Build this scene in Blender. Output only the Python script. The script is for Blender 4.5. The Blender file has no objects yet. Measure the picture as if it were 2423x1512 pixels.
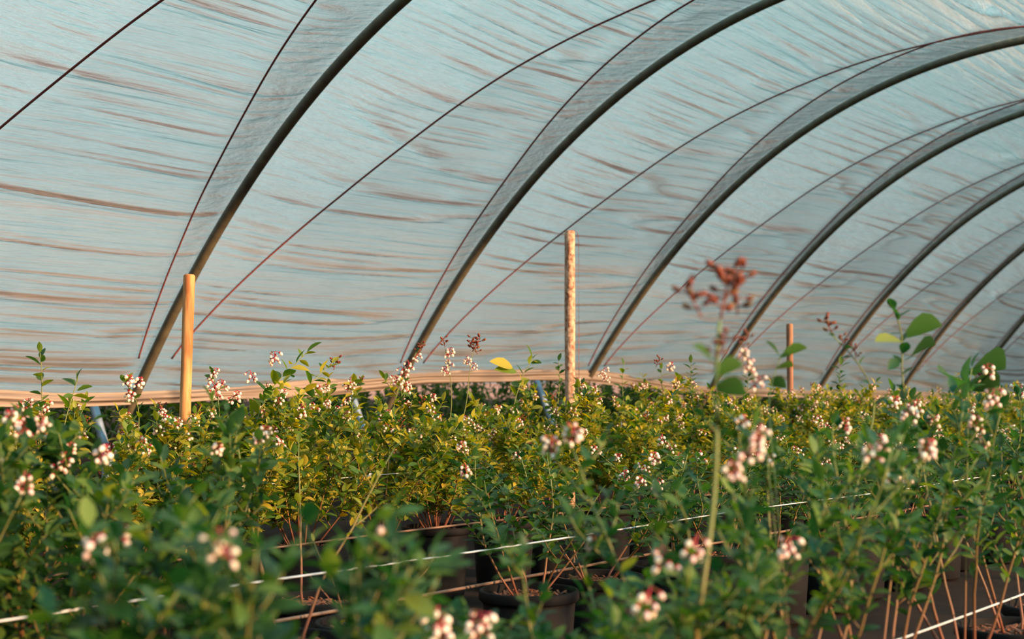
import bpy, math, random
import numpy as np
from mathutils import Vector

# ------------------------------------------------------------------ camera, sky, sun, exposure
sc = bpy.context.scene
COL = sc.collection
F, PITCH, TH, H = 3401.34, 0.04466, 0.6543, 0.92
IW, IH = 2423, 1512
# world axes: X runs along the tunnel, +Y points to the far side wall, the camera stands at x = y = 0
cam_data = bpy.data.cameras.new('camera')
cam = bpy.data.objects.new('camera', cam_data)
COL.objects.link(cam)
cam.location = (0, 0, H)
cam.rotation_euler = (math.pi / 2 + PITCH, 0, TH - math.pi / 2)
cam_data.sensor_fit = 'HORIZONTAL'
cam_data.sensor_width = 36
cam_data.lens = 36 * F / IW
cam_data.clip_start, cam_data.clip_end = 0.05, 500
cam_data.dof.use_dof = True
cam_data.dof.focus_distance = 5.4
cam_data.dof.aperture_fstop = 3.4
sc.camera = cam

world = bpy.data.worlds.new('sky')
sc.world = world
world.use_nodes = True
nt = world.node_tree
for n in list(nt.nodes):
    nt.nodes.remove(n)
wo = nt.nodes.new('ShaderNodeOutputWorld')
bg = nt.nodes.new('ShaderNodeBackground')
tc = nt.nodes.new('ShaderNodeTexCoord')
sx = nt.nodes.new('ShaderNodeVectorMath')      # the sky is lighter overhead and towards the low sun
sx.operation = 'DOT_PRODUCT'
sx.inputs[1].default_value = (0.0, -0.38, 0.925)
ramp = nt.nodes.new('ShaderNodeValToRGB')
nt.links.new(tc.outputs['Generated'], sx.inputs[0])
nt.links.new(sx.outputs['Value'], ramp.inputs[0])
cr = ramp.color_ramp
cr.elements[0].position, cr.elements[0].color = 0.0, (0.38, 0.20, 0.145, 1)
cr.elements[1].position, cr.elements[1].color = 1.0, (0.0, 0.62, 0.84, 1)
for p, c in ((0.20, (0.40, 0.22, 0.175, 1)), (0.50, (0.38, 0.28, 0.25, 1)), (0.77, (1.10, 1.74, 1.82, 1)), (0.90, (0.02, 1.20, 1.40, 1))):
    e = cr.elements.new(p)
    e.color = c
bg.inputs['Strength'].default_value = 1.92
nt.links.new(ramp.outputs[0], bg.inputs['Color'])
nt.links.new(bg.outputs[0], wo.inputs['Surface'])

sun_data = bpy.data.lights.new('sun', 'SUN')
sun_data.energy = 13.0
sun_data.color = (1.0, 0.56, 0.28)
sun_data.angle = math.radians(2.5)
sun = bpy.data.objects.new('sun', sun_data)
COL.objects.link(sun)
SUN_EL = math.radians(12.5)
sd = Vector((0.20 * math.cos(SUN_EL), -0.98 * math.cos(SUN_EL), math.sin(SUN_EL)))
sun.rotation_euler = sd.to_track_quat('Z', 'Y').to_euler()
sun.location = (4, -12, 4)

vs = sc.view_settings
vs.view_transform = 'Standard'
vs.look = 'None'
vs.gamma = 1
vs.exposure = 0.0
vs.use_curve_mapping = False
sc.cycles.max_bounces = 7
sc.cycles.diffuse_bounces = 3
sc.cycles.glossy_bounces = 2
sc.cycles.transmission_bounces = 5
sc.cycles.transparent_max_bounces = 6
sc.cycles.caustics_reflective = False
sc.cycles.caustics_refractive = False

# ------------------------------------------------------------------ helpers
rng = np.random.default_rng(7)
random.seed(7)
CT, ST = math.cos(TH), math.sin(TH)


def at(px, py, Y):
    """the point on the vertical plane y = Y that the photograph shows at a pixel"""
    a, b = (px - IW / 2) / F, -(py - IH / 2) / F
    d, z = math.cos(PITCH) - b * math.sin(PITCH), math.sin(PITCH) + b * math.cos(PITCH)
    wx, wy = a * ST + d * CT, -a * CT + d * ST
    k = Y / wy
    return np.array((k * wx, Y, H + k * z))


def tag(o, label=None, cat=None, group=None, kind=None):
    if label:
        o['label'] = label
    if cat:
        o['category'] = cat
    if group:
        o['group'] = group
    if kind:
        o['kind'] = kind
    return o


def link(o, parent=None):
    COL.objects.link(o)
    if parent is not None:
        o.parent = parent
    return o


def empty(name, loc):
    o = bpy.data.objects.new(name, None)
    o.empty_display_size = 0.1
    o.location = loc
    return link(o)


def mesh_from(name, V, Fc, mats, smooth=True, mi=None):
    me = bpy.data.meshes.new(name)
    V = np.asarray(V, float)
    if isinstance(Fc, np.ndarray):
        n, k = Fc.shape
        me.vertices.add(len(V))
        me.vertices.foreach_set('co', V.ravel())
        me.loops.add(n * k)
        me.loops.foreach_set('vertex_index', Fc.ravel().astype(np.int32))
        me.polygons.add(n)
        me.polygons.foreach_set('loop_start', np.arange(0, n * k, k, dtype=np.int32))
        me.update(calc_edges=True)
    else:
        me.from_pydata([tuple(v) for v in V], [], [tuple(f) for f in Fc])
        me.update()
    for m in (mats if isinstance(mats, (list, tuple)) else [mats]):
        me.materials.append(m)
    if smooth:
        me.polygons.foreach_set('use_smooth', np.ones(len(me.polygons), bool))
    if mi is not None:
        me.polygons.foreach_set('material_index', np.asarray(mi, np.int32))
    return me


def obj(name, me, parent=None):
    return link(bpy.data.objects.new(name, me), parent)


class MB:
    """collects verts and faces of one mesh"""

    def __init__(self):
        self.v, self.f, self.m, self.n = [], [], [], 0

    def add(self, V, Fc, mat=0):
        V = np.asarray(V, float)
        self.v.append(V)
        for f in Fc:
            self.f.append(tuple(int(i) + self.n for i in f))
            self.m.append(mat)
        self.n += len(V)

    def tube(self, pts, rad, k=6, mat=0, cap=True):
        P = np.asarray(pts, float)
        n = len(P)
        R = np.broadcast_to(np.asarray(rad, float), (n,))
        T = np.gradient(P, axis=0)
        T /= np.linalg.norm(T, axis=1)[:, None] + 1e-12
        ref = np.array((0., 0., 1.)) if abs(T[:, 2]).mean() < 0.8 else np.array((1., 0., 0.))
        A = np.cross(T, ref)
        A /= np.linalg.norm(A, axis=1)[:, None] + 1e-12
        B = np.cross(A, T)
        an = np.arange(k) * 2 * math.pi / k
        V = (P[:, None] + R[:, None, None] * (np.cos(an)[None, :, None] * A[:, None] + np.sin(an)[None, :, None] * B[:, None])).reshape(-1, 3)
        fs = [(i * k + j, i * k + (j + 1) % k, (i + 1) * k + (j + 1) % k, (i + 1) * k + j) for i in range(n - 1) for j in range(k)]
        if cap:
            fs += [tuple(range(k))[::-1], tuple(range((n - 1) * k, n * k))]
        self.add(V, fs, mat)

    def lathe(self, prof, k=24, mat=0, M=None, close=False):
        an = np.arange(k) * 2 * math.pi / k
        V = np.array([(r * math.cos(a), r * math.sin(a), z) for r, z in prof for a in an])
        if M is not None:
            V = V @ M[:3, :3].T + M[:3, 3]
        n = len(prof)
        fs = [(i * k + j, i * k + (j + 1) % k, (i + 1) * k + (j + 1) % k, (i + 1) * k + j) for i in range(n - 1) for j in range(k)]
        if close:
            fs += [tuple(range(k))[::-1], tuple(range((n - 1) * k, n * k))]
        self.add(V, fs, mat)

    def mesh(self, name, mats, smooth=True):
        return mesh_from(name, np.concatenate(self.v), self.f, mats, smooth, self.m)


def unit(v):
    v = np.asarray(v, float)
    return v / (np.linalg.norm(v) + 1e-12)


def noise_grid(seed, n, m):
    return np.random.default_rng(seed).uniform(-1, 1, (n, m))


def vnoise(x, y, seed):
    """smooth value noise, unit lattice, x and y arrays"""
    G = noise_grid(seed, 256, 256)
    xi, yi = np.floor(x).astype(int), np.floor(y).astype(int)
    fx, fy = x - xi, y - yi
    fx, fy = fx * fx * (3 - 2 * fx), fy * fy * (3 - 2 * fy)
    g = lambda i, j: G[i % 256, j % 256]
    return (g(xi, yi) * (1 - fx) + g(xi + 1, yi) * fx) * (1 - fy) + (g(xi, yi + 1) * (1 - fx) + g(xi + 1, yi + 1) * fx) * fy


# ------------------------------------------------------------------ materials
def new_mat(name):
    m = bpy.data.materials.new(name)
    m.use_nodes = True
    t = m.node_tree
    for n in list(t.nodes):
        t.nodes.remove(n)
    out = t.nodes.new('ShaderNodeOutputMaterial')
    return m, t, out


def N(t, kind, **kw):
    n = t.nodes.new('ShaderNode' + kind)
    for k, v in kw.items():
        if k in n.inputs.keys():
            n.inputs[k].default_value = v
        else:
            setattr(n, k, v)
    return n


def noise_col(t, c1, c2, scale=(1, 1, 1), s=5.0, coord='Object', detail=4.0, lo=0.35, hi=0.65):
    co = N(t, 'TexCoord')
    mp = N(t, 'Mapping')
    mp.inputs['Scale'].default_value = scale
    nz = N(t, 'TexNoise')
    nz.inputs['Scale'].default_value = s
    nz.inputs['Detail'].default_value = detail
    r = N(t, 'ValToRGB')
    r.color_ramp.elements[0].position, r.color_ramp.elements[0].color = lo, (*c1, 1)
    r.color_ramp.elements[1].position, r.color_ramp.elements[1].color = hi, (*c2, 1)
    t.links.new(co.outputs[coord], mp.inputs[0])
    t.links.new(mp.outputs[0], nz.inputs['Vector'])
    t.links.new(nz.outputs['Fac'], r.inputs[0])
    return r, nz, mp


def plain(name, c1, c2=None, rough=0.6, metal=0.0, scale=(1, 1, 1), s=8.0, bump=0.0, spec=0.5):
    m, t, out = new_mat(name)
    b = N(t, 'BsdfPrincipled')
    b.inputs['Roughness'].default_value = rough
    b.inputs['Metallic'].default_value = metal
    b.inputs['Specular IOR Level'].default_value = spec
    r, nz, mp = noise_col(t, c1, c2 or tuple(x * 0.75 for x in c1), scale, s)
    t.links.new(r.outputs[0], b.inputs['Base Color'])
    if bump:
        bp = N(t, 'Bump')
        bp.inputs['Strength'].default_value = bump
        bp.inputs['Distance'].default_value = 0.01
        t.links.new(nz.outputs['Fac'], bp.inputs['Height'])
        t.links.new(bp.outputs[0], b.inputs['Normal'])
    t.links.new(b.outputs[0], out.inputs[0])
    return m


def film_material(name, col, trans=0.95, fine=0.6):
    """milky polythene: scatters daylight through, a dark teal tint dims it when seen along its surface"""
    m, t, out = new_mat(name)
    co = N(t, 'TexCoord')
    mp = N(t, 'Mapping')
    mp.inputs['Scale'].default_value = (0.7, 24, 24)
    nz = N(t, 'TexNoise')
    nz.inputs['Scale'].default_value = 1.0
    nz.inputs['Detail'].default_value = 5
    nz.inputs['Roughness'].default_value = 0.6
    bp = N(t, 'Bump')
    bp.inputs['Strength'].default_value = fine
    bp.inputs['Distance'].default_value = 0.04
    t.links.new(co.outputs['Object'], mp.inputs[0])
    t.links.new(mp.outputs[0], nz.inputs['Vector'])
    t.links.new(nz.outputs['Fac'], bp.inputs['Height'])
    tr = N(t, 'BsdfTranslucent')
    tr.inputs['Color'].default_value = (*col, 1)
    df = N(t, 'BsdfDiffuse')
    df.inputs['Color'].default_value = (*col, 1)
    mx = N(t, 'MixShader')
    mx.inputs[0].default_value = 1 - trans
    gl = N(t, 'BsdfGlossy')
    gl.inputs['Color'].default_value = (0.05, 0.13, 0.16, 1)  # edge-on dimming of the film is put into this dark teal colour
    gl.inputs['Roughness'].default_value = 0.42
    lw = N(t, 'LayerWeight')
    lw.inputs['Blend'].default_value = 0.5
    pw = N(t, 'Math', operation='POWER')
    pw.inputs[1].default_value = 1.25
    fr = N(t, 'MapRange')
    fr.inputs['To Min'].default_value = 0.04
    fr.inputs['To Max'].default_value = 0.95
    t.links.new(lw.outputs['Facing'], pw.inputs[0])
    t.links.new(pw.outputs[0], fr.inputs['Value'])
    m2 = N(t, 'MixShader')
    for n in (tr, df, gl, lw):
        t.links.new(bp.outputs[0], n.inputs['Normal'])
    t.links.new(tr.outputs[0], mx.inputs[1])
    t.links.new(df.outputs[0], mx.inputs[2])
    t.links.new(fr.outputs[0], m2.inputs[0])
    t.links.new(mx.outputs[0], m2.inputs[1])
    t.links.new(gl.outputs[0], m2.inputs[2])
    t.links.new(m2.outputs[0], out.inputs[0])
    return m


def leaf_material(name, stops, trans=0.45, rough=0.45):
    m, t, out = new_mat(name)
    ge = N(t, 'NewGeometry')
    r = N(t, 'ValToRGB')
    cr = r.color_ramp
    cr.elements[0].position, cr.elements[0].color = stops[0][0], (*stops[0][1], 1)
    cr.elements[1].position, cr.elements[1].color = stops[-1][0], (*stops[-1][1], 1)
    for p, c in stops[1:-1]:
        cr.elements.new(p).color = (*c, 1)
    t.links.new(ge.outputs['Random Per Island'], r.inputs[0])
    b = N(t, 'BsdfPrincipled')
    b.inputs['Roughness'].default_value = rough
    b.inputs['Specular IOR Level'].default_value = 0.35
    tr = N(t, 'BsdfTranslucent')
    hs = N(t, 'HueSaturation')
    hs.inputs['Saturation'].default_value = 1.15
    hs.inputs['Value'].default_value = 1.3
    t.links.new(r.outputs[0], hs.inputs['Color'])
    t.links.new(r.outputs[0], b.inputs['Base Color'])
    t.links.new(hs.outputs[0], tr.inputs['Color'])
    mx = N(t, 'MixShader')
    mx.inputs[0].default_value = trans
    t.links.new(b.outputs[0], mx.inputs[1])
    t.links.new(tr.outputs[0], mx.inputs[2])
    t.links.new(mx.outputs[0], out.inputs[0])
    return m


def cane_material():
    m, t, out = new_mat('cane bark')
    co = N(t, 'TexCoord')
    s = N(t, 'SeparateXYZ')
    r = N(t, 'ValToRGB')
    cr = r.color_ramp
    cr.elements[0].position, cr.elements[0].color = 0.33, (0.17, 0.055, 0.028, 1)
    cr.elements[1].position, cr.elements[1].color = 0.75, (0.12, 0.155, 0.035, 1)
    t.links.new(co.outputs['Object'], s.inputs[0])
    t.links.new(s.outputs['Z'], r.inputs[0])
    b = N(t, 'BsdfPrincipled')
    b.inputs['Roughness'].default_value = 0.6
    t.links.new(r.outputs[0], b.inputs['Base Color'])
    t.links.new(b.outputs[0], out.inputs[0])
    return m


M = {}
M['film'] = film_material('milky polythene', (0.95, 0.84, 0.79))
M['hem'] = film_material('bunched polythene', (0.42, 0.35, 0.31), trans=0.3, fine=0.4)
M['steel'] = plain('weathered galvanised steel', (0.115, 0.105, 0.070), (0.075, 0.070, 0.050), 0.55, 0.2, (1, 3, 3), 6)
M['blue_steel'] = plain('bluish galvanised steel', (0.20, 0.26, 0.33), (0.13, 0.17, 0.22), 0.5, 0.4, (1, 3, 3), 6)
M['rope'] = plain('dark red rope', (0.22, 0.045, 0.038), (0.12, 0.03, 0.028), 0.85, 0, (1, 1, 1), 60, 0.3)
M['post_honey'] = plain('honey coloured post wood', (0.62, 0.37, 0.15), (0.27, 0.10, 0.028), 0.75, 0, (6, 6, 0.9), 5, 0.3)
M['post_grey'] = plain('speckled weathered post wood', (0.48, 0.36, 0.27), (0.20, 0.09, 0.05), 0.85, 0, (1, 1, 0.8), 55, 0.5)
M['post_brown'] = plain('brown post wood', (0.27, 0.15, 0.09), (0.17, 0.085, 0.05), 0.85, 0, (6, 6, 1), 6, 0.3)
M['pot'] = plain('black nursery plastic', (0.004, 0.004, 0.005), (0.007, 0.007, 0.008), 0.75, 0, (1, 1, 1), 5, 0, 0.12)
M['bark'] = plain('red brown bark mulch', (0.20, 0.07, 0.035), (0.07, 0.03, 0.018), 0.95, 0, (1, 1, 1), 60, 0.7)
M['ground'] = plain('dark woven ground cover and soil', (0.007, 0.006, 0.006), (0.018, 0.011, 0.009), 0.95, 0, (1, 1, 1), 3.5, 0.6, 0.1)
M['wire'] = plain('white twine', (0.62, 0.66, 0.70), (0.5, 0.55, 0.6), 0.5, 0, (1, 1, 1), 20)
M['hose'] = plain('brown drip hose', (0.16, 0.10, 0.07), (0.10, 0.065, 0.05), 0.6, 0, (1, 1, 1), 10)
M['cane'] = cane_material()
M['leaf'] = leaf_material('blueberry leaf', [(0.0, (0.022, 0.080, 0.022)), (0.3, (0.085, 0.175, 0.026)), (0.7, (0.27, 0.29, 0.034)), (1.0, (0.46, 0.37, 0.055))])  # golden sunlight of the lit rows is mixed into the leaf colour
M['leaf_shade'] = leaf_material('shade-toned blueberry leaf', [(0.0, (0.014, 0.056, 0.018)), (0.5, (0.036, 0.098, 0.022)), (0.9, (0.095, 0.165, 0.026)), (1.0, (0.20, 0.24, 0.038))])  # same leaf, with the shade of the unlit rows put into its colour
M['bell'] = leaf_material('white blossom', [(0.0, (0.84, 0.76, 0.66)), (0.75, (0.86, 0.82, 0.74)), (1.0, (0.78, 0.48, 0.46))], 0.3, 0.5)
M['calyx'] = leaf_material('red calyx', [(0.0, (0.28, 0.015, 0.03)), (0.6, (0.40, 0.03, 0.05)), (1.0, (0.16, 0.09, 0.02))], 0.2, 0.5)
M['budscale'] = leaf_material('rusty bud', [(0.0, (0.13, 0.025, 0.015)), (0.6, (0.20, 0.045, 0.022)), (1.0, (0.13, 0.09, 0.02))], 0.2, 0.5)

# ------------------------------------------------------------------ tunnel shape (u measured towards the camera side)
K = 2.3 / 2.75
UC, ZC, R0 = -3.47977, -2.17124, 5.02433
C2, C3, C4 = 0.12444, -0.49533, 0.38663
X0, SP = 6.36194 * K, 2.3
OFF = {0: .0512, 1: .0016, 2: .0398, 3: -.1236, 4: -.0332, 5: -.0200, 6: .0842}
APEX_Y = -UC * K


def rad(a):
    a = np.minimum(a, math.pi - a)
    d = a - 1.0
    # below the hem line the tube runs straight, so the polynomial is only used above it
    return (R0 + C2 * d ** 2 + C3 * d ** 3 + C4 * d ** 4) * K


def prof(a, dr=0.0):
    """angle on the arch -> (Y, Z); 0.43 is the far hem, pi - 0.43 the near one"""
    a = np.asarray(a, float)
    r = rad(a) + dr
    return APEX_Y + r * np.cos(a), H + ZC * K + r * np.sin(a)


def hoop_x(n):
    return X0 + SP * n + OFF.get(n, 0.0) * K


A_HEM = 0.43
RA = np.array([.30, .43, .5, .566, .68, .773, .935, 1.067, 1.117, 1.215, 1.413, 1.571])
RF = np.array([.02, .05, .087, .134, .218, .283, .385, .465, .498, .560, .655, .70])
LA = np.array([.30, .43, .461, .558, .653, .743, .886, .988, 1.117, 1.25, 1.41, 1.571])
LF = np.array([.01, .02, .031, .062, .095, .13, .18, .216, .26, .30, .335, .30])


def rope_r(a):
    """fraction of the bay at which the rope from the bay's left hoop lies"""
    return np.where(a <= math.pi / 2, np.interp(a, RA, RF), 1 - np.interp(math.pi - a, LA, LF))


def rope_l(a):
    """the same for the rope that starts at the bay's right hoop"""
    return np.where(a <= math.pi / 2, 1 - np.interp(a, LA, LF), np.interp(math.pi - a, RA, RF))


def dip(a):
    s = np.clip((np.minimum(a, math.pi - a) - 0.47) / 0.45, 0, 1)
    return 0.105 * s * s * (3 - 2 * s)


HEM_X = np.array([-5, 4.0, 4.45, 4.84, 5.27, 5.74, 6.62, 7.43, 7.88, 8.36, 9.16, 9.99, 10.7, 12.2, 21.2, 30])
HEM_Z = np.array([-.08, -.08, -.085, -.10, -.094, -.083, -.048, -.0, .033, .048, .061, .054, .012, -.09, -.20, -.20]) + H + 0.02


def bay(X):
    """bay index and fraction along it for a position along the tunnel"""
    hx = np.array([hoop_x(n) for n in range(-5, 14)])
    i = np.clip(np.searchsorted(hx, X, side='right') - 1, 0, len(hx) - 2)
    return i - 5, (X - hx[i]) / (hx[i + 1] - hx[i])


def sag(X, a):
    """radial offset of the cover from the hoop line"""
    n, f = bay(X)
    fr, fl = rope_r(a), rope_l(a)
    lo, hi = np.minimum(fr, fl), np.maximum(fr, fl)
    e = 0.012
    up = np.clip(f / np.maximum(lo, e), 0, 1)
    dn = np.clip((1 - f) / np.maximum(1 - hi, e), 0, 1)
    d = dip(a)
    mid = np.clip((f - lo) / np.maximum(hi - lo, e), 0, 1)
    base = -d * np.minimum(up, dn) + 0.012 * np.sin(math.pi * mid) * (d / 0.105)
    return 0.028 + base, up * dn


def film_points(X, a):
    base, w = sag(X, a)
    arc = 4.3 * a
    n, f = bay(X)
    # creases run along the tunnel, sharpest where the ropes press in, dying away at the hoops
    low = np.clip((0.60 - np.minimum(a, math.pi - a)) / 0.17, 0, 1)
    mask = np.clip(w * 1.3, 0, 1) * 0.85 + 0.15
    jit = 7.3 * n
    q = arc + 0.05 * np.sin(f * 3.0 + n)
    n1 = vnoise(q / 0.21 + jit, X / 2.8 + 0.31, 11)
    n2 = vnoise(q / 0.075 + 2 * jit, X / 1.0 + 5.7, 12)
    n3 = vnoise(q / 0.045 + 3 * jit, X / 0.55 + 1.7, 13)
    crease = np.clip(1 - np.abs(n1) * 6.0, 0, 1) ** 1.4
    crease2 = np.clip(1 - np.abs(vnoise(q / 0.10 + 4 * jit, X / 2.0 + 2.9, 17)) * 5.5, 0, 1) ** 1.5
    cmask = np.clip(vnoise(q / 0.5, X / 1.6, 14) * 1.6 + 0.35, 0, 1)
    n4 = vnoise(q / 0.055 + 5 * jit, X / 1.5 + 8.9, 18)
    crease3 = np.clip(1 - np.abs(n4) * 4.0, 0, 1) * np.clip(vnoise(q / 0.3, X / 0.8, 19) + 0.6, 0, 1)
    d = mask * (-0.030 * crease * cmask - 0.017 * crease2 * (1.2 - 0.8 * cmask) - 0.011 * crease3 + 0.0040 * n2 + 0.0020 * n3)
    d = d + low * (0.016 * vnoise(q / 0.06, X / 1.1, 15) + 0.012 * np.clip(1 - np.abs(vnoise(q / 0.1, X / 1.6, 16)) * 2.5, 0, 1))
    edge = np.clip(np.minimum(f, 1 - f) / 0.05, 0, 1)
    wr = np.exp(-((f - rope_r(a)) / 0.025) ** 2) + np.exp(-((f - rope_l(a)) / 0.025) ** 2)
    d = d * (1 - 0.75 * np.clip(wr, 0, 1))
    d = d * (0.25 + 0.75 * edge)
    return base + d


# ------------------------------------------------------------------ ground
gx, gy = np.meshgrid(np.linspace(-30, 70, 161), np.linspace(-40, 60, 161), indexing='ij')
gz = 0.012 * vnoise(gx * 1.7, gy * 1.7, 21) - 0.012
idx = np.arange(161 * 161).reshape(161, 161)
quads = np.stack([idx[:-1, :-1], idx[1:, :-1], idx[1:, 1:], idx[:-1, 1:]], -1).reshape(-1, 4)
ground = obj('floor', mesh_from('floor', np.stack([gx, gy, gz], -1).reshape(-1, 3), quads, M['ground']))
tag(ground, 'dark soil and black ground cover between the rows of pots', 'ground', kind='structure')

# ------------------------------------------------------------------ polythene cover
cover = empty('tunnel_cover', (X0, APEX_Y, H))
tag(cover, 'milky white polythene cover stretched over the hoops of the tunnel', 'plastic cover', kind='thing')
N_LO, N_HI = -3, 10
PER = 30
xs = []
for n in range(N_LO, N_HI):
    a, b = hoop_x(n), hoop_x(n + 1)
    t = np.linspace(0, 1, PER, endpoint=False)
    xs.append(a + (b - a) * t)
xs = np.concatenate(xs + [np.array([hoop_x(N_HI)])])
v_far, v_near = 1000, 160
ahem = np.interp(xs, HEM_X, HEM_Z)
a_tab = np.linspace(0.33, 0.6, 200)
z_tab = prof(a_tab)[1]
a0 = np.interp(ahem, z_tab, a_tab)
open_end = math.pi - 1.17
s = np.clip((xs - 19.0) / 2.2, 0, 1)
a1 = open_end + (math.pi - A_HEM - open_end) * (s * s * (3 - 2 * s))
tf = np.linspace(0, 1, v_far, endpoint=False)
tn = np.linspace(0, 1, v_near)
AA = np.concatenate([a0[:, None] + (math.pi / 2 - a0[:, None]) * tf[None], math.pi / 2 + (a1[:, None] - math.pi / 2) * tn[None]], 1)
XX = np.broadcast_to(xs[:, None], AA.shape)
dr = film_points(XX, AA)
YY, ZZ = prof(AA, dr)
nx, nv = AA.shape
V = np.stack([XX, YY, ZZ], -1).reshape(-1, 3) - np.array(cover.location)
idx = np.arange(nx * nv).reshape(nx, nv)
quads = np.stack([idx[:-1, :-1], idx[1:, :-1], idx[1:, 1:], idx[:-1, 1:]], -1).reshape(-1, 4)
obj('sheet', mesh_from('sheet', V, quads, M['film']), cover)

# the bunched hem: a flattened, folded roll hanging along the lower edge
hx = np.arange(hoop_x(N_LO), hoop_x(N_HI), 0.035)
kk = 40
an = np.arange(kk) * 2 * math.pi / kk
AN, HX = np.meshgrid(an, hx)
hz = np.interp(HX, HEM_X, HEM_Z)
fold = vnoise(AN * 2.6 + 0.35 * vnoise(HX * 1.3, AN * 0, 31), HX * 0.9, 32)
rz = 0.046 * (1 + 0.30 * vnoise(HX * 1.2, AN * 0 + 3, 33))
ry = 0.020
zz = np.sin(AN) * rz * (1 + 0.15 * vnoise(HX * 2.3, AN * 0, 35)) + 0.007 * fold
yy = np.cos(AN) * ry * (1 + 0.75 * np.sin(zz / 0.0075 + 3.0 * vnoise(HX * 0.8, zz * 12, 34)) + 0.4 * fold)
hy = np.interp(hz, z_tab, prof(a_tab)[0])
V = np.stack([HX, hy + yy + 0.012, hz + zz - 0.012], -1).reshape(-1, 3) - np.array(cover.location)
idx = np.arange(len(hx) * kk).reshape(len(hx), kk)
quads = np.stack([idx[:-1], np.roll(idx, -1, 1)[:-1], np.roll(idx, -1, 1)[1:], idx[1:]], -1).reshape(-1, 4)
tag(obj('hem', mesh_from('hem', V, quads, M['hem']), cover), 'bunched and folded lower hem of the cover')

# ------------------------------------------------------------------ hoops, legs
ORD = ['first', 'second', 'third', 'fourth', 'fifth', 'sixth', 'seventh', 'eighth', 'ninth', 'tenth', 'eleventh', 'twelfth', 'thirteenth']
A_TUBE = np.linspace(A_HEM - 0.03, math.pi - A_HEM + 0.03, 90)


def hoop_line(x):
    y, z = prof(A_TUBE, 0.0)
    P = np.stack([np.full_like(y, x), y, z], -1)
    d0, d1 = unit(P[0] - P[1]), unit(P[-1] - P[-2])
    L = 0.34
    return np.concatenate([[P[0] + d0 * L], [P[0] + d0 * L * 0.5], P, [P[-1] + d1 * L * 0.5], [P[-1] + d1 * L]])


def hoop_mesh(line, mat):
    mb = MB()
    mb.tube(line, 0.029, 14)
    return mb.mesh('tunnel_hoop', mat)


foot_y, foot_z = hoop_line(0)[0][1:]
near_y = hoop_line(0)[-1][1]
LEGY = foot_y + 0.03
for n in range(-3, 11):
    x = hoop_x(n)
    h = obj('tunnel_hoop', hoop_mesh(hoop_line(0) - np.array((0, foot_y, foot_z)), M['steel']))
    h.location = (x, foot_y, foot_z)
    if 0 <= n <= 7:
        lab = ['dark steel hoop rising behind the first wooden post, leftmost of the arches',
               'second steel hoop from the left, foot behind the pink blossom raceme',
               'third steel hoop from the left, foot just right of the tall post',
               'fourth steel hoop from the left, behind the tall budded stalk',
               'fifth steel hoop from the left, foot right of the third wooden post',
               'sixth steel hoop from the left, sharply bent beside the leafy shoot',
               'seventh steel hoop from the left, near the right edge',
               'eighth steel hoop from the left, faint at the right edge'][n]
        tag(h, lab, 'hoop', 'steel hoops of the tunnel')
    else:
        tag(h, 'steel tunnel hoop standing outside the picture', 'hoop', 'steel hoops outside the picture')

for n in range(-1, 9):      # Y-shaped ground legs under the hem carry this hoop and the neighbouring tunnel's
    x = hoop_x(n)
    leg = empty('tunnel_upright', (x, LEGY, 0))
    mb = MB()
    mb.tube([(0, 0, -0.02), (0, 0, foot_z + 0.02)], 0.032, 14)
    obj('post', mb.mesh('post', M['blue_steel']), leg)
    mb = MB()
    mb.tube([(0, 0, foot_z - 0.03), (0, 0.05, foot_z + 0.07), (0, 0.20, foot_z + 0.40), (0, 0.36, foot_z + 0.75)], 0.027, 12)
    obj('arm', mb.mesh('arm', M['blue_steel']), leg)
    if n in (0, 1):
        tag(leg, ['bluish steel leg showing under the hem near the first wooden post',
                  'bluish steel leg showing under the hem at the second hoop'][n], 'leg post', 'tunnel legs')
    else:
        tag(leg, 'bluish steel tunnel leg hidden among foliage under the hem', 'leg post', 'tunnel legs under the hem')

# the next tunnel's cover starts at the same legs and shades the lower part of the far wall
xs2 = np.concatenate([np.linspace(hoop_x(n), hoop_x(n + 1), 8, endpoint=False) for n in range(N_LO, N_HI)])
a2 = np.linspace(A_HEM + 0.01, math.pi - A_HEM, 120)
XX, AA = np.meshgrid(xs2, a2, indexing='ij')
YY, ZZ = prof(AA, sag(XX, AA)[0])
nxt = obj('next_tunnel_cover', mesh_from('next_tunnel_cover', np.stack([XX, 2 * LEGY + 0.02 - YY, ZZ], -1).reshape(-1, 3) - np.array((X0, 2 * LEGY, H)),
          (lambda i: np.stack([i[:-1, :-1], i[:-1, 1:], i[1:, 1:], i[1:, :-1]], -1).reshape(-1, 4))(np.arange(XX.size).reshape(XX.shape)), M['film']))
nxt.location = (X0, 2 * LEGY, H)
tag(nxt, 'milky cover of the next tunnel, standing behind the far wall', 'plastic cover', kind='thing')

# ------------------------------------------------------------------ ropes across the cover
def rope_obj(n, side):
    a = np.concatenate([np.linspace(0.47, math.pi / 2, 160), np.linspace(math.pi / 2, open_end - 0.01, 40)[1:]])
    fr = rope_r(a) if side == 'r' else rope_l(a)
    b = n if side == 'r' else n - 1
    x = hoop_x(b) + fr * (hoop_x(b + 1) - hoop_x(b))
    d, w = sag(x, a)
    y, z = prof(a, d - 0.012)
    P = np.stack([x, y, z], -1)
    mb = MB()
    mb.tube(P - P[0], 0.0058, 6)
    o = obj('tie_rope', mb.mesh('tie_rope', M['rope']))
    o.location = P[0]
    return o


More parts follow.
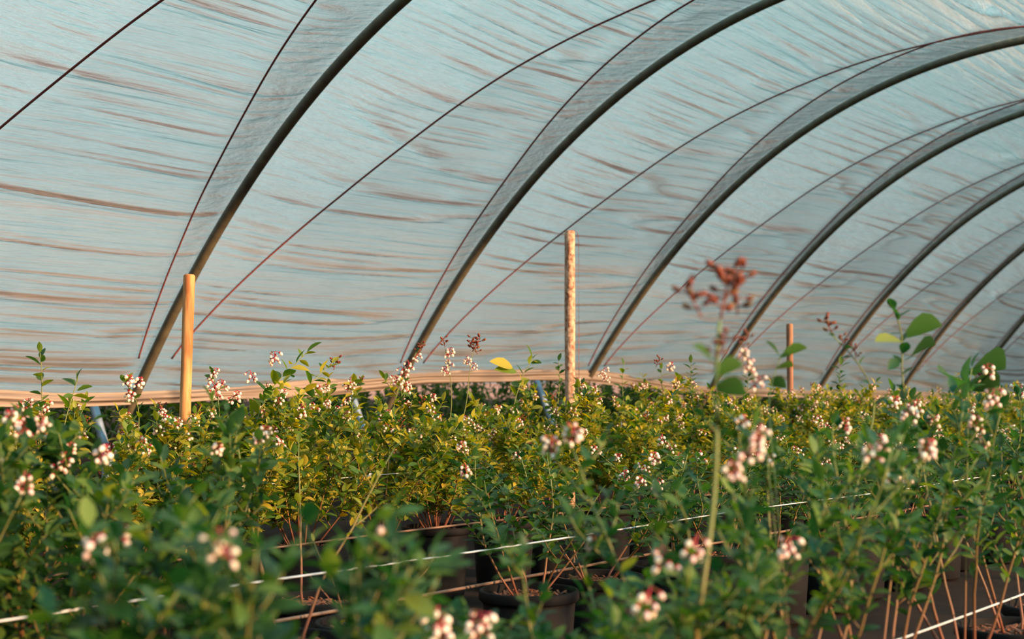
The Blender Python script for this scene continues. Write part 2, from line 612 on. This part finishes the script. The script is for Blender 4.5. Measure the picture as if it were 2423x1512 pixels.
hn = lambda n: ORD[n] + ' hoop'
for n in range(-2, 9):
    for side in 'rl':
        o = rope_obj(n, side)
        if n == -1 and side == 'r':
            lab = 'dark red rope crossing the upper left corner of the cover'
        elif 0 <= n <= 6:
            lab = ('dark red rope leaving the foot of the %s and slanting away to its right' if side == 'r' else 'dark red rope rising on the left of the %s from its foot') % hn(n)
        else:
            lab = 'dark red rope over the cover outside the picture'
        tag(o, lab, 'rope', 'ropes over the cover')

# ------------------------------------------------------------------ wooden posts
def post(px, top_y, base_lean, r, mat, lab, chamf=0.006):
    Y = 4.36
    top = at(px, top_y, Y)
    h = top[2]
    mb = MB()
    zs = np.linspace(-0.05, h - chamf, 22)
    lean = base_lean
    pts = [(lean * (1 - z / h), 0, z) for z in zs]
    rr = [r * (1 + 0.035 * math.sin(3.1 * z + px) + 0.02 * math.sin(11 * z)) for z in zs]
    pts.append((0, 0, h))
    rr.append(r - chamf)
    mb.tube(pts, rr, 20)
    o = obj('wooden_post', mb.mesh('wooden_post', M[mat]))
    o.location = (top[0], Y, 0)
    tag(o, lab, 'post', 'round wooden posts in the far row')
    return o


post(448, 649, -0.035, 0.0225, 'post_honey', 'honey coloured round wooden post in front of the first hoop')
tall = post(1348, 546, 0.0, 0.0268, 'post_grey', 'tallest round wooden post, speckled and grey, standing among the blossoms')
post(1868, 766, 0.006, 0.0222, 'post_brown', 'thin brown wooden post, the third, standing in the shade')

mb = MB()
mb.tube([(-0.024, -0.006, tall_h - 0.33) for tall_h in (at(1348, 546, 4.36)[2],)] + [(-0.040, -0.012, at(1348, 546, 4.36)[2] - 0.328)], 0.0035, 8)
obj('nail', mb.mesh('nail', M['steel']), tall)
mb = MB()
zt = at(1348, 546, 4.36)[2]
mb.tube([(-0.01, 0, zt + 0.002), (0.02, -0.014, zt + 0.003), (0.034, -0.026, zt - 0.008), (0.040, -0.030, zt - 0.06), (0.040, -0.030, 1.2), (0.039, -0.030, 0.62)], 0.0013, 5)
o = obj('thread', mb.mesh('thread', M['rope']))
o.location = (tall.location.x, tall.location.y, 0)
tag(o, 'thin red thread hanging from the top of the tallest post', 'string')

# ------------------------------------------------------------------ twine and drip hoses
def line_obj(name, Y, z, x0, x1, r, mat, lab, cat, group, dips=0.006, step=0.25):
    xs_ = np.arange(x0, x1, step)
    P = np.stack([xs_, Y + 0 * xs_, z - dips * np.abs(np.sin(xs_ * 1.4)) + dips * vnoise(xs_ * 0.8, xs_ * 0, 41)], -1)
    mb = MB()
    mb.tube(P - P[0], r, 6)
    o = obj(name, mb.mesh(name, M[mat]))
    o.location = P[0]
    return tag(o, lab, cat, group)


line_obj('support_twine', 2.45, H - 0.445, 0.9, 12.5, 0.0021, 'wire', 'bright white twine crossing the open gap with the bare pots', 'twine', 'white twines')
line_obj('support_twine', 4.05, H - 0.375, 1.5, 20.0, 0.0019, 'wire', 'white twine glimpsed through the leaves of the sunlit far row', 'twine', 'white twines')
line_obj('support_twine', 1.22, 0.385, 0.4, 8.0, 0.0019, 'wire', 'white twine at the lower right beneath the blurred front bushes', 'twine', 'white twines')
for Y, z, x0, x1 in ((2.45, H - 0.445, 0.9, 12.4), (1.22, 0.385, 0.4, 7.9), (4.05, H - 0.375, 1.5, 19.9)):
    for x in (x0, x1):
        mb = MB()
        mb.tube([(0, 0, -0.05), (0, 0, z + 0.06)], 0.012, 8)
        o = obj('twine_stake', mb.mesh('twine_stake', M['post_brown']))
        o.location = (x, Y + 0.012, 0)
        tag(o, 'short brown stake at the end of a white twine', 'stake', 'twine end stakes')
line_obj('drip_hose', 2.78, 0.306, 1.2, 12.5, 0.0050, 'hose', 'thin brown drip hose lying over the bare pots of the middle row', 'hose', 'drip hoses', 0.003)
line_obj('drip_hose', 4.02, 0.306, 1.8, 20.0, 0.0050, 'hose', 'thin drip hose lying over the pots of the far row', 'hose', 'drip hoses', 0.003)

# ------------------------------------------------------------------ blueberry bushes
LS = np.array([0.0, 0.16, 0.40, 0.66, 0.86, 1.0])
LW = np.array([0.10, 0.64, 1.0, 0.86, 0.46, 0.02])
LQ = np.array([(i * 3 + j, i * 3 + j + 1, (i + 1) * 3 + j + 1, (i + 1) * 3 + j) for i in range(5) for j in range(2)])


def leaves_mesh(name, items, mat):
    """items: (base point, direction, length, width, roll, curl) -> one mesh of small folded leaves"""
    n = len(items)
    B = np.array([i[0] for i in items])
    D = np.array([unit(i[1]) for i in items])
    L = np.array([i[2] for i in items])[:, None]
    W = np.array([i[3] for i in items])[:, None]
    ro = np.array([i[4] for i in items])
    cu = np.array([i[5] for i in items])[:, None]
    S = np.cross(D, np.array((0, 0, 1.0)))
    S /= np.linalg.norm(S, axis=1)[:, None] + 1e-9
    U = np.cross(S, D)
    S, U = S * np.cos(ro)[:, None] + U * np.sin(ro)[:, None], U * np.cos(ro)[:, None] - S * np.sin(ro)[:, None]
    V = np.zeros((n, 6, 3, 3))
    for k in range(6):
        s_ = LS[k]
        c = B + D * (L * (0.06 + s_)) - U * (cu * L * s_ * s_)
        for j, sg in enumerate((-1, 0, 1)):
            w = LW[k] * W * 0.5 * sg
            V[:, k, j] = c + S * w + U * (np.abs(w) * 0.32)
    Q = (LQ[None] + (np.arange(n) * 18)[:, None, None]).reshape(-1, 4)
    return mesh_from(name, V.reshape(-1, 3), Q, mat)


def leaf_item(r, p, d, size):
    L = size * r.uniform(0.7, 1.25)
    return (p, d, L, L * r.uniform(0.44, 0.58), r.uniform(-0.7, 0.7), r.uniform(0.02, 0.28))


def rot_about(v, ax, a):
    ax = unit(ax)
    return v * math.cos(a) + np.cross(ax, v) * math.sin(a) + ax * (ax @ v) * (1 - math.cos(a))


def leafy(r, P, size, start=0.25, gap=0.020, out=None):
    """leaves in a spiral along a twig"""
    out = [] if out is None else out
    P = np.asarray(P)
    seg = np.linalg.norm(np.diff(P, axis=0), axis=1)
    cum = np.concatenate([[0], np.cumsum(seg)])
    s_, ph = cum[-1] * start, r.uniform(0, 6.28)
    while s_ < cum[-1]:
        i = min(np.searchsorted(cum, s_, side='right') - 1, len(seg) - 1)
        p = P[i] + (P[i + 1] - P[i]) * (s_ - cum[i]) / seg[i]
        T = unit(P[i + 1] - P[i])
        side = unit(np.cross(T, (0.31, 0.95, 0.1)))
        side = rot_about(side, T, ph)
        d = unit(T * r.uniform(0.35, 0.9) + side + np.array((0, 0, r.uniform(-0.15, 0.25))))
        out.append(leaf_item(r, p, d, size * (1.0 - 0.25 * s_ / cum[-1])))
        ph += 2.4
        s_ += gap * r.uniform(0.6, 1.4)
    T = unit(P[-1] - P[-2])
    out.append(leaf_item(r, P[-1], unit(T + r.normal(0, 0.15, 3)), size * 0.8))
    return out


def bend(r, p, d, length, n=7, up=0.25, wob=0.10):
    P, d = [np.array(p, float)], unit(d)
    for _ in range(n):
        d = unit(d + np.array((0, 0, up / n)) + r.normal(0, wob, 3) * np.array((1, 1, 0.4)))
        P.append(P[-1] + d * length / n)
    return np.array(P)


def cluster_mesh(seed, bells=8, buds=False, size=1.0):
    """a short raceme of urn-shaped bells under red calyces"""
    r = np.random.default_rng(seed)
    mb = MB()
    axis = bend(r, (0, 0, 0), (r.normal(0, .3), r.normal(0, .3), 0.7), 0.035 * size, 4, 0.1)
    mb.tube(axis, 0.0011 * size, 5, 1)
    for i in range(bells):
        p = axis[min(len(axis) - 1, 1 + int(i * 4 / bells))]
        a = i * 2.4 + r.uniform(-.4, .4)
        d = unit((math.cos(a), math.sin(a), r.uniform(-0.9, 0.1) if not buds else r.uniform(-0.1, 1.0)))
        q = p + d * r.uniform(0.007, 0.014) * size
        mb.tube([p, q], 0.0008 * size, 4, 1)
        dz = unit(d + np.array((0, 0, -0.8 if not buds else 0.3)))
        sx_ = unit(np.cross(dz, (0.2, 1, 0.3)))
        Mx = np.eye(4)
        k = size * r.uniform(0.8, 1.15)
        Mx[:3, 0], Mx[:3, 1], Mx[:3, 2], Mx[:3, 3] = sx_ * k, np.cross(dz, sx_) * k, dz * k, q
        mb.lathe([(0.0004, -0.0010), (0.0030, 0.0), (0.0034, 0.0018), (0.0030, 0.0030)], 7, 1, Mx, True)
        if buds:
            mb.lathe([(0.0026, 0.0028), (0.0034, 0.0055), (0.0026, 0.0085), (0.0006, 0.0105)], 7, 0, Mx, True)
        else:
            mb.lathe([(0.0028, 0.0025), (0.0046, 0.0050), (0.0048, 0.0075), (0.0034, 0.0100), (0.0024, 0.0108), (0.0031, 0.0116)], 8, 0, Mx, True)
    return mb.mesh('flower_cluster', [M['budscale'] if buds else M['bell'], M['budscale'] if buds else M['calyx']])


CLUSTERS = [cluster_mesh(100 + i, 7 + i % 5, False, 1.0) for i in range(5)]
BUDS = [cluster_mesh(200 + i, 8, True, 1.0) for i in range(2)]

POT_H, POT_R = 0.30, 0.152


def pot_mesh():
    mb = MB()
    r0, r1, h = 0.118, POT_R, POT_H
    mb.lathe([(0.002, 0.0), (r0, 0.0), (r0 + 0.004, 0.006), (r1 - 0.012, h - 0.032), (r1 - 0.016, h - 0.028), (r1 - 0.018, h - 0.06)], 40)
    rim = MB()
    rim.lathe([(r1 - 0.014, h - 0.034), (r1 - 0.004, h - 0.032), (r1, h - 0.027), (r1, h - 0.004), (r1 - 0.003, h), (r1 - 0.010, h),
               (r1 - 0.013, h - 0.004), (r1 - 0.015, h - 0.034)], 40)
    return mb.mesh('pot', M['pot']), rim.mesh('rim', M['pot'])


def mulch_mesh(seed, chips=90):
    r = np.random.default_rng(seed)
    mb = MB()
    k, rings = 28, 6
    V = [(0, 0, POT_H - 0.026)]
    for i in range(1, rings + 1):
        for j in range(k):
            a = j * 2 * math.pi / k
            q = (POT_R - 0.0145) * i / rings
            V.append((q * math.cos(a), q * math.sin(a), POT_H - 0.034 + 0.012 * r.uniform() + 0.008 * (1 - i / rings)))
    fs = [(0, 1 + j, 1 + (j + 1) % k) for j in range(k)]
    fs += [(1 + i * k + j, 1 + (i + 1) * k + j, 1 + (i + 1) * k + (j + 1) % k, 1 + i * k + (j + 1) % k) for i in range(rings - 1) for j in range(k)]
    mb.add(V, fs)
    cube = np.array([(x, y, z) for x in (-1, 1) for y in (-1, 1) for z in (-1, 1)], float)
    cf = [(0, 1, 3, 2), (4, 6, 7, 5), (0, 4, 5, 1), (2, 3, 7, 6), (0, 2, 6, 4), (1, 5, 7, 3)]
    for _ in range(chips):
        a, q = r.uniform(0, 6.28), (POT_R - 0.035) * math.sqrt(r.uniform())
        L = r.uniform(0.006, 0.018)
        v = cube * np.array((L, r.uniform(0.002, 0.005), 0.0015))
        t1, t2 = r.uniform(0, 6.28), r.uniform(-0.4, 0.4)
        Rm = np.array(((math.cos(t1), -math.sin(t1), 0), (math.sin(t1), math.cos(t1), 0), (0, 0, 1)))
        Rn = np.array(((math.cos(t2), 0, math.sin(t2)), (0, 1, 0), (-math.sin(t2), 0, math.cos(t2))))
        mb.add(v @ Rn.T @ Rm.T + np.array((q * math.cos(a), q * math.sin(a), POT_H - 0.020 + r.uniform(0, 0.006))), cf)
    return mb.mesh('bark_mulch', M['bark'], False)


(POT, RIM), MULCH = pot_mesh(), [mulch_mesh(5), mulch_mesh(6)]


class Bush:
    """meshes of one bush: canes, foliage, places of the flower clusters"""

    def __init__(self, seed, canes=6, height=0.66, spread=0.17, leaf=0.036, gap=0.017, twigs=6, flowers=10, mat='leaf', bare=0.06):
        r = np.random.default_rng(seed)
        self.canes, items, self.fl, tips = [], [], [], []
        for c in range(canes):
            a = c * 2.4 + r.uniform(-0.5, 0.5)
            b = np.array((0.035 * math.cos(a), 0.035 * math.sin(a), POT_H - 0.04))
            ln = height * r.uniform(0.78, 1.12)
            lean = spread * r.uniform(0.6, 1.3) / height
            P = bend(r, b, (math.cos(a) * lean * 1.6, math.sin(a) * lean * 1.6, 1), ln, 10, 0.35, 0.07)
            mb = MB()
            mb.tube(P, np.linspace(0.0042, 0.0014, len(P)), 6)
            leafy(r, P, leaf, max(0.25, bare), gap * 1.2, items)
            tips.append(P[-1])
            for t in range(twigs):
                i = int(np.clip(2 + (t + r.uniform(0, 1)) * 8 / twigs, 1, 9))
                if i / 10 < bare:
                    continue
                ta = r.uniform(0, 6.28)
                T = unit(P[min(i + 1, 10)] - P[i - 1])
                d = unit(T * 0.7 + np.array((math.cos(ta), math.sin(ta), r.uniform(0, .4))))
                tl = r.uniform(0.09, 0.20) * (1.15 - 0.05 * i)
                Q = bend(r, P[i], d, tl, 5, 0.45, 0.10)
                mb.tube(Q, np.linspace(0.0020, 0.0010, len(Q)), 5)
                leafy(r, Q, leaf, 0.12, gap, items)
                tips.append(Q[-1])
                tips.append(Q[3])
            self.canes.append(mb.mesh('cane', M['cane']))
        self.nleaf = len(items)
        self.foliage = leaves_mesh('foliage', items, M[mat])
        tips.sort(key=lambda p: -p[2] + r.uniform(-0.22, 0.22))
        for p in tips[:flowers]:
            self.fl.append((p, int(r.integers(0, 5)), r.uniform(0, 6.28), r.uniform(0.85, 1.15)))


def place(kind, x, y, rz, label, cat='bush', group=None, scale=1.0, buds=False):
    root = empty('potted_blueberry', (x, y, 0))
    root.rotation_euler.z = rz
    tag(root, label, cat, group)
    obj('rim', RIM, obj('pot', POT, root))
    obj('bark_mulch', MULCH[int(abs(x * 10)) % 2], root)
    lift = (POT_H - 0.04) * (1 - scale)
    for c in kind.canes:
        o = obj('cane', c, root)
        o.scale.z, o.location.z = scale, lift
    o = obj('foliage', kind.foliage, root)
    o.scale.z, o.location.z = scale, lift
    for p, i, a, s_ in kind.fl:
        f = obj('flower_cluster', (BUDS[i % 2] if buds and i == 0 else CLUSTERS[i]), root)
        f.location = (p[0], p[1], p[2] * scale + lift)
        f.rotation_euler.z = a
        f.scale = (s_, s_, s_)
    return root


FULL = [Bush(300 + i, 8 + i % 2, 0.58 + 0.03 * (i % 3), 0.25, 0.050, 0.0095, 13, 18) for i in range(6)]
MID = [Bush(330 + i, 6, 0.58 + 0.04 * (i % 2), 0.24, 0.052, 0.0105, 12, 6, 'leaf_shade') for i in range(4)]
FRONT = [Bush(350 + i, 7, 0.52, 0.16, 0.052, 0.0105, 13, 4, 'leaf_shade', 0.0) for i in range(4)]
UPRIGHT = [Bush(390 + i, 5, 0.60, 0.15, 0.046, 0.0150, 9, 4, 'leaf_shade', 0.36) for i in range(4)]
THIN = [Bush(410 + i, 6, 0.62, 0.20, 0.046, 0.0135, 9, 5, 'leaf_shade', 0.34) for i in range(4)]
BACK = [Bush(370 + i, 8, 0.66, 0.34, 0.060, 0.016, 10, 1, 'leaf_shade') for i in range(2)]
LEGGY = Bush(381, 3, 0.52, 0.10, 0.040, 0.030, 3, 1, 'leaf', 0.55)
SPARSE = Bush(382, 2, 0.17, 0.10, 0.026, 0.05, 2, 0, 'leaf')
SINGLE = Bush(383, 1, 0.50, 0.05, 0.040, 0.035, 3, 1, 'leaf', 0.62)

placed = []
# far row, sunlit, around the wooden posts
far_posts = [(at(448, 905, 4.36)[0], 'the honey coloured post'), (at(1348, 905, 4.36)[0], 'the tallest post'), (at(1868, 905, 4.36)[0], 'the thin brown post')]
x, k, xs_far = 2.35, 0, []
while x < 19.0:
    xs_far.append(x)
    x += 0.41 + 0.012 * math.sin(k * 2.1)
    k += 1
for k, x in enumerate(xs_far):
    i = min(range(3), key=lambda j: abs(x - far_posts[j][0]))
    px_, nm = far_posts[i]
    rank = sum(1 for q in xs_far if min(px_, x) < q <= max(px_, x)) if x > px_ else sum(1 for q in xs_far if x <= q < px_)
    side = 'right' if x > px_ else 'left'
    if rank <= 12:
        lab = 'flowering blueberry bush in the far row, %s to the %s of %s' % (ORD[rank - 1], side, nm)
        grp = 'blueberry bushes in the far row'
    else:
        lab, grp = 'distant blueberry bush at the far right end of the far row', 'distant bushes of the far row'
    sc_ = 0.97 + 0.10 * math.sin(k * 1.7 + 0.6)
    placed.append((place(FULL[(k * 5 + 1) % 6], x, 4.08 + 0.03 * math.sin(k * 3.3), k * 2.1, lab, 'bush', grp, sc_, True), 'far'))

# middle row, with a gap of nearly bare pots
xs_mid = [1.45, 1.80, 2.14]
for k, x in enumerate(xs_mid):
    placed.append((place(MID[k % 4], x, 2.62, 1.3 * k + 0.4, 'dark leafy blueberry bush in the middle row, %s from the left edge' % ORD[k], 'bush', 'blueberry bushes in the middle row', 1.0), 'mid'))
place(LEGGY, 2.47, 2.60, 0.8, 'leggy blueberry bush with bare lower stems left of the nearly bare pot', 'bush', 'blueberry bushes in the middle row')
place(SPARSE, 2.79, 2.60, 0.3, 'nearly bare black pot with a tiny twig on red bark mulch', 'pot', 'blueberry bushes in the middle row')
place(SINGLE, 2.98, 3.02, 2.0, 'single thin cane with few leaves behind the nearly bare pot', 'plant', 'blueberry bushes in the middle row')
xs_mid2 = [3.50 + 0.40 * i for i in range(22)]
for k, x in enumerate(xs_mid2):
    lab = 'blueberry bush in the middle row, %s to the right of the bare gap' % ORD[k] if k < 12 else 'distant blueberry bush deep in the shade of the middle row'
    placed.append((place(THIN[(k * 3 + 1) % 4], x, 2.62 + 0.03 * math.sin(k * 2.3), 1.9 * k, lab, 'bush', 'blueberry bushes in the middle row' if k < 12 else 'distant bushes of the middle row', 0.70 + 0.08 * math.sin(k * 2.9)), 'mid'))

# front row, close to the camera and out of focus
front = [(1.29, 1.43, 0, 0.98, 'blurred blueberry bush with white bells at the lower left'),
         (1.72, 1.34, 1, 0.66, 'low blurred blueberry bush at the bottom centre of the picture'),
         (1.92, 1.26, 2, 0.72, 'blurred blueberry bush just left of the tall budded stalk'),
         (2.18, 1.22, 3, 0.92, 'blurred blueberry bush carrying the tall budded stalk'),
         (2.54, 1.26, 0, 0.92, 'blurred blueberry bush just right of the tall budded stalk'),
         (2.92, 1.26, 1, 0.98, 'blurred blueberry bush below the tall leafy shoot'),
         (3.32, 1.22, 2, 1.02, 'blurred blueberry bush under the large round leaves at the right'),
         (3.74, 1.24, 3, 1.02, 'shaded front bush at the right edge, beyond the large round leaves'),
         (4.16, 1.26, 0, 1.00, 'shaded front row bush at the right edge, second beyond the large round leaves'),
         (4.58, 1.24, 1, 1.00, 'shaded front row bush at the right edge, third beyond the large round leaves')]
front_roots = {}
for k, (x, y, v, s_, lab) in enumerate(front):
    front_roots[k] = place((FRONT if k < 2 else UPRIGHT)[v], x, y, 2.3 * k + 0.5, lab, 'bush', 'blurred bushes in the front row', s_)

# the neighbouring tunnel's row, glimpsed under the hem
x, k = 4.0, 0
while x < 19:
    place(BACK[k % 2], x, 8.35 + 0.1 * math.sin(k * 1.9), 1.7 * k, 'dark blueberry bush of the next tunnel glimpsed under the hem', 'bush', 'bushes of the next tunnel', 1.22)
    x += 0.45
    k += 1


# ------------------------------------------------------------------ tall shoots the photograph singles out, as canes of the bush they grow from
def shoot(root, pts, Y, leaf=0.04, start=0.4, gap=0.03, tip=None, flowers=(), r_base=0.003, seed=1, explicit=(), mat='leaf'):
    r = np.random.default_rng(900 + seed)
    W = [at(px, py, Y) for px, py in pts]
    bx = np.array(root.location)
    W = [bx + np.array((0.0, 0.0, POT_H - 0.03))] + W if np.linalg.norm(W[0] - bx) > 0 else W
    # smooth the polyline
    W = np.array(W)
    t = np.concatenate([[0], np.cumsum(np.linalg.norm(np.diff(W, axis=0), axis=1))])
    tt = np.linspace(0, t[-1], 24)
    P = np.stack([np.interp(tt, t, W[:, i]) for i in range(3)], -1)
    for _ in range(2):
        P[1:-1] = (P[:-2] + 2 * P[1:-1] + P[2:]) / 4
    inv = root.matrix_basis.inverted()
    P = np.array([tuple(inv @ Vector(p)) for p in P])
    mb = MB()
    mb.tube(P, np.linspace(r_base, r_base * 0.45, len(P)), 7)
    obj('cane', mb.mesh('cane', M['cane']), root)
    items = leafy(r, P, leaf, start, gap) if gap else []
    for (px, py, qx, qy, wd) in explicit:
        a, b = at(px, py, Y), at(qx, qy, Y)
        a, b = np.array(inv @ Vector(a)), np.array(inv @ Vector(b))
        L = np.linalg.norm(b - a)
        items.append((a, b - a, L, L * wd, r.uniform(0.5, 1.1), 0.12))
    if items:
        obj('foliage', leaves_mesh('foliage', items, M[mat]), root)
    for (px, py, kind, s_) in flowers:
        f = obj('flower_cluster', (BUDS if kind == 'b' else CLUSTERS)[(seed + int(px)) % (2 if kind == 'b' else 5)], root)
        f.location = inv @ Vector(at(px, py, Y))
        f.rotation_euler.z = r.uniform(0, 6)
        f.scale = (s_, s_, s_)


bpy.context.view_layer.update()
fr = front_roots
shoot(fr[3], [(1640, 1505), (1662, 1400), (1690, 1200), (1700, 1000), (1690, 860), (1703, 760)], 1.05, gap=0, r_base=0.0062, mat='leaf_shade', seed=1,
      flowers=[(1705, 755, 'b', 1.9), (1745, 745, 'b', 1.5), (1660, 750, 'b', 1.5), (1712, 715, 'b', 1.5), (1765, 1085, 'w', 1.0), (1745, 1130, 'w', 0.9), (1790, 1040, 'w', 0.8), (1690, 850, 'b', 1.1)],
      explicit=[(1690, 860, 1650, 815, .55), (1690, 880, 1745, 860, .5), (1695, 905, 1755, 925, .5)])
shoot(fr[5], [(2150, 1000), (2130, 870), (2140, 790), (2115, 735)], 1.25, leaf=0.05, start=0.62, gap=0.032, r_base=0.0032, mat='leaf_shade', seed=2,
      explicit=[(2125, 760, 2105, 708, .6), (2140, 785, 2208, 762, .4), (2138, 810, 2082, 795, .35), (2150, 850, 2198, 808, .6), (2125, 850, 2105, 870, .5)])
shoot(fr[4], [(2080, 940), (2045, 880), (2010, 830), (1970, 795)], 1.35, leaf=0.035, start=0.5, gap=0.04, r_base=0.0026, mat='leaf_shade', seed=3,
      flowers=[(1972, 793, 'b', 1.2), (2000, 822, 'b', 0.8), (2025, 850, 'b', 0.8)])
shoot(fr[4], [(1800, 960), (1780, 880), (1755, 820)], 1.35, gap=0, r_base=0.0024, mat='leaf_shade', seed=4,
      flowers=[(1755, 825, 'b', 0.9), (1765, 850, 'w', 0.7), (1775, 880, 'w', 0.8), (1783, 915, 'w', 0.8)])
shoot(fr[4], [(1815, 930), (1835, 880), (1848, 840)], 1.35, gap=0, r_base=0.0022, mat='leaf_shade', seed=5,
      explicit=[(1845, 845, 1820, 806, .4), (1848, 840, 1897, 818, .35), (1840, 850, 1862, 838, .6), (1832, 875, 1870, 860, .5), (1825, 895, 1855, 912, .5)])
shoot(fr[6], [(2290, 1000), (2290, 920), (2300, 870)], 1.2, leaf=0.05, start=0.7, gap=0.05, r_base=0.0028, mat='leaf_shade', seed=6,
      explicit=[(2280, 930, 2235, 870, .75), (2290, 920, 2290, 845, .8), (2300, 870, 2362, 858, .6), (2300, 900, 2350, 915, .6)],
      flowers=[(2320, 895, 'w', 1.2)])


def nearest(px, tagged):
    x = at(px, 905, 4.08)[0]
    return min((p for p, t in placed if t == tagged), key=lambda p: abs(p.location.x - x))


def far_shoot(pts, **kw):
    shoot(nearest(pts[0][0], 'far'), pts, 4.08, **kw)


far_shoot([(100, 985), (98, 920), (100, 870), (95, 835)], leaf=0.061, start=0.55, gap=0.018, seed=11)
far_shoot([(160, 970), (175, 930), (182, 900)], leaf=0.080, start=0.75, gap=0.034, seed=12, explicit=[(182, 905, 182, 880, .5), (180, 925, 214, 912, .5), (176, 935, 150, 938, .5)])
far_shoot([(330, 960), (310, 920), (295, 905)], leaf=0.051, start=0.6, gap=0.023, seed=13, flowers=[(295, 910, 'w', 1.2), (320, 915, 'w', 1.2), (315, 945, 'w', 1.2)])
far_shoot([(610, 980), (640, 920), (690, 870), (725, 835)], leaf=0.080, start=0.5, gap=0.018, seed=14, flowers=[(650, 858, 'w', 1.3)])
far_shoot([(700, 960), (740, 900), (785, 860)], leaf=0.072, start=0.45, gap=0.018, seed=15, flowers=[(790, 875, 'b', 1.4), (600, 900, 'w', 1.2)])
far_shoot([(520, 985), (515, 930), (505, 890)], leaf=0.058, start=0.6, gap=0.034, seed=16, flowers=[(503, 892, 'w', 1.0), (510, 915, 'w', 1.2), (535, 920, 'w', 1.2), (515, 940, 'w', 1.4), (545, 950, 'w', 1.4)])
far_shoot([(930, 960), (950, 900), (985, 835)], leaf=0.043, start=0.6, gap=0.057, seed=17, flowers=[(988, 835, 'b', 1.2), (975, 855, 'w', 1.3), (968, 875, 'w', 1.3), (958, 890, 'w', 1.3), (950, 910, 'w', 1.4), (962, 925, 'w', 1.3)])
far_shoot([(1070, 950), (1065, 880), (1053, 825)], gap=0, seed=18, flowers=[(1053, 822, 'b', 1.3), (1058, 842, 'w', 1.3), (1068, 865, 'w', 1.0), (1060, 885, 'w', 1.2)])
far_shoot([(1105, 950), (1110, 890), (1118, 835)], gap=0, seed=19, flowers=[(1118, 832, 'b', 1.9), (1112, 822, 'b', 1.3), (1130, 838, 'b', 1.3), (1110, 862, 'w', 1.1), (1122, 872, 'w', 1.0)])
far_shoot([(1215, 960), (1235, 890), (1260, 850)], leaf=0.065, start=0.55, gap=0.025, seed=20, explicit=[(1260, 850, 1250, 815, .5), (1255, 858, 1278, 856, .4), (1225, 880, 1178, 870, .35), (1215, 870, 1168, 852, .4)])
far_shoot([(1320, 960), (1325, 900), (1322, 855)], leaf=0.043, start=0.5, gap=0.014, seed=21, mat='leaf_shade')
far_shoot([(1475, 960), (1472, 900), (1475, 865)], leaf=0.058, start=0.5, gap=0.025, seed=22, flowers=[(1420, 885, 'w', 1.3), (1440, 900, 'w', 1.2)])
far_shoot([(1570, 960), (1565, 900), (1565, 875)], leaf=0.051, start=0.5, gap=0.023, seed=23, flowers=[(1552, 868, 'b', 1.5), (1580, 875, 'w', 1.5)])
far_shoot([(1640, 960), (1635, 900), (1635, 860)], leaf=0.058, start=0.35, gap=0.013, seed=24, mat='leaf_shade')
far_shoot([(1760, 970), (1770, 910), (1772, 875)], leaf=0.072, start=0.35, gap=0.017, seed=25, mat='leaf_shade')
far_shoot([(1980, 985), (1985, 920), (1990, 865)], leaf=0.072, start=0.3, gap=0.015, seed=26, mat='leaf_shade')
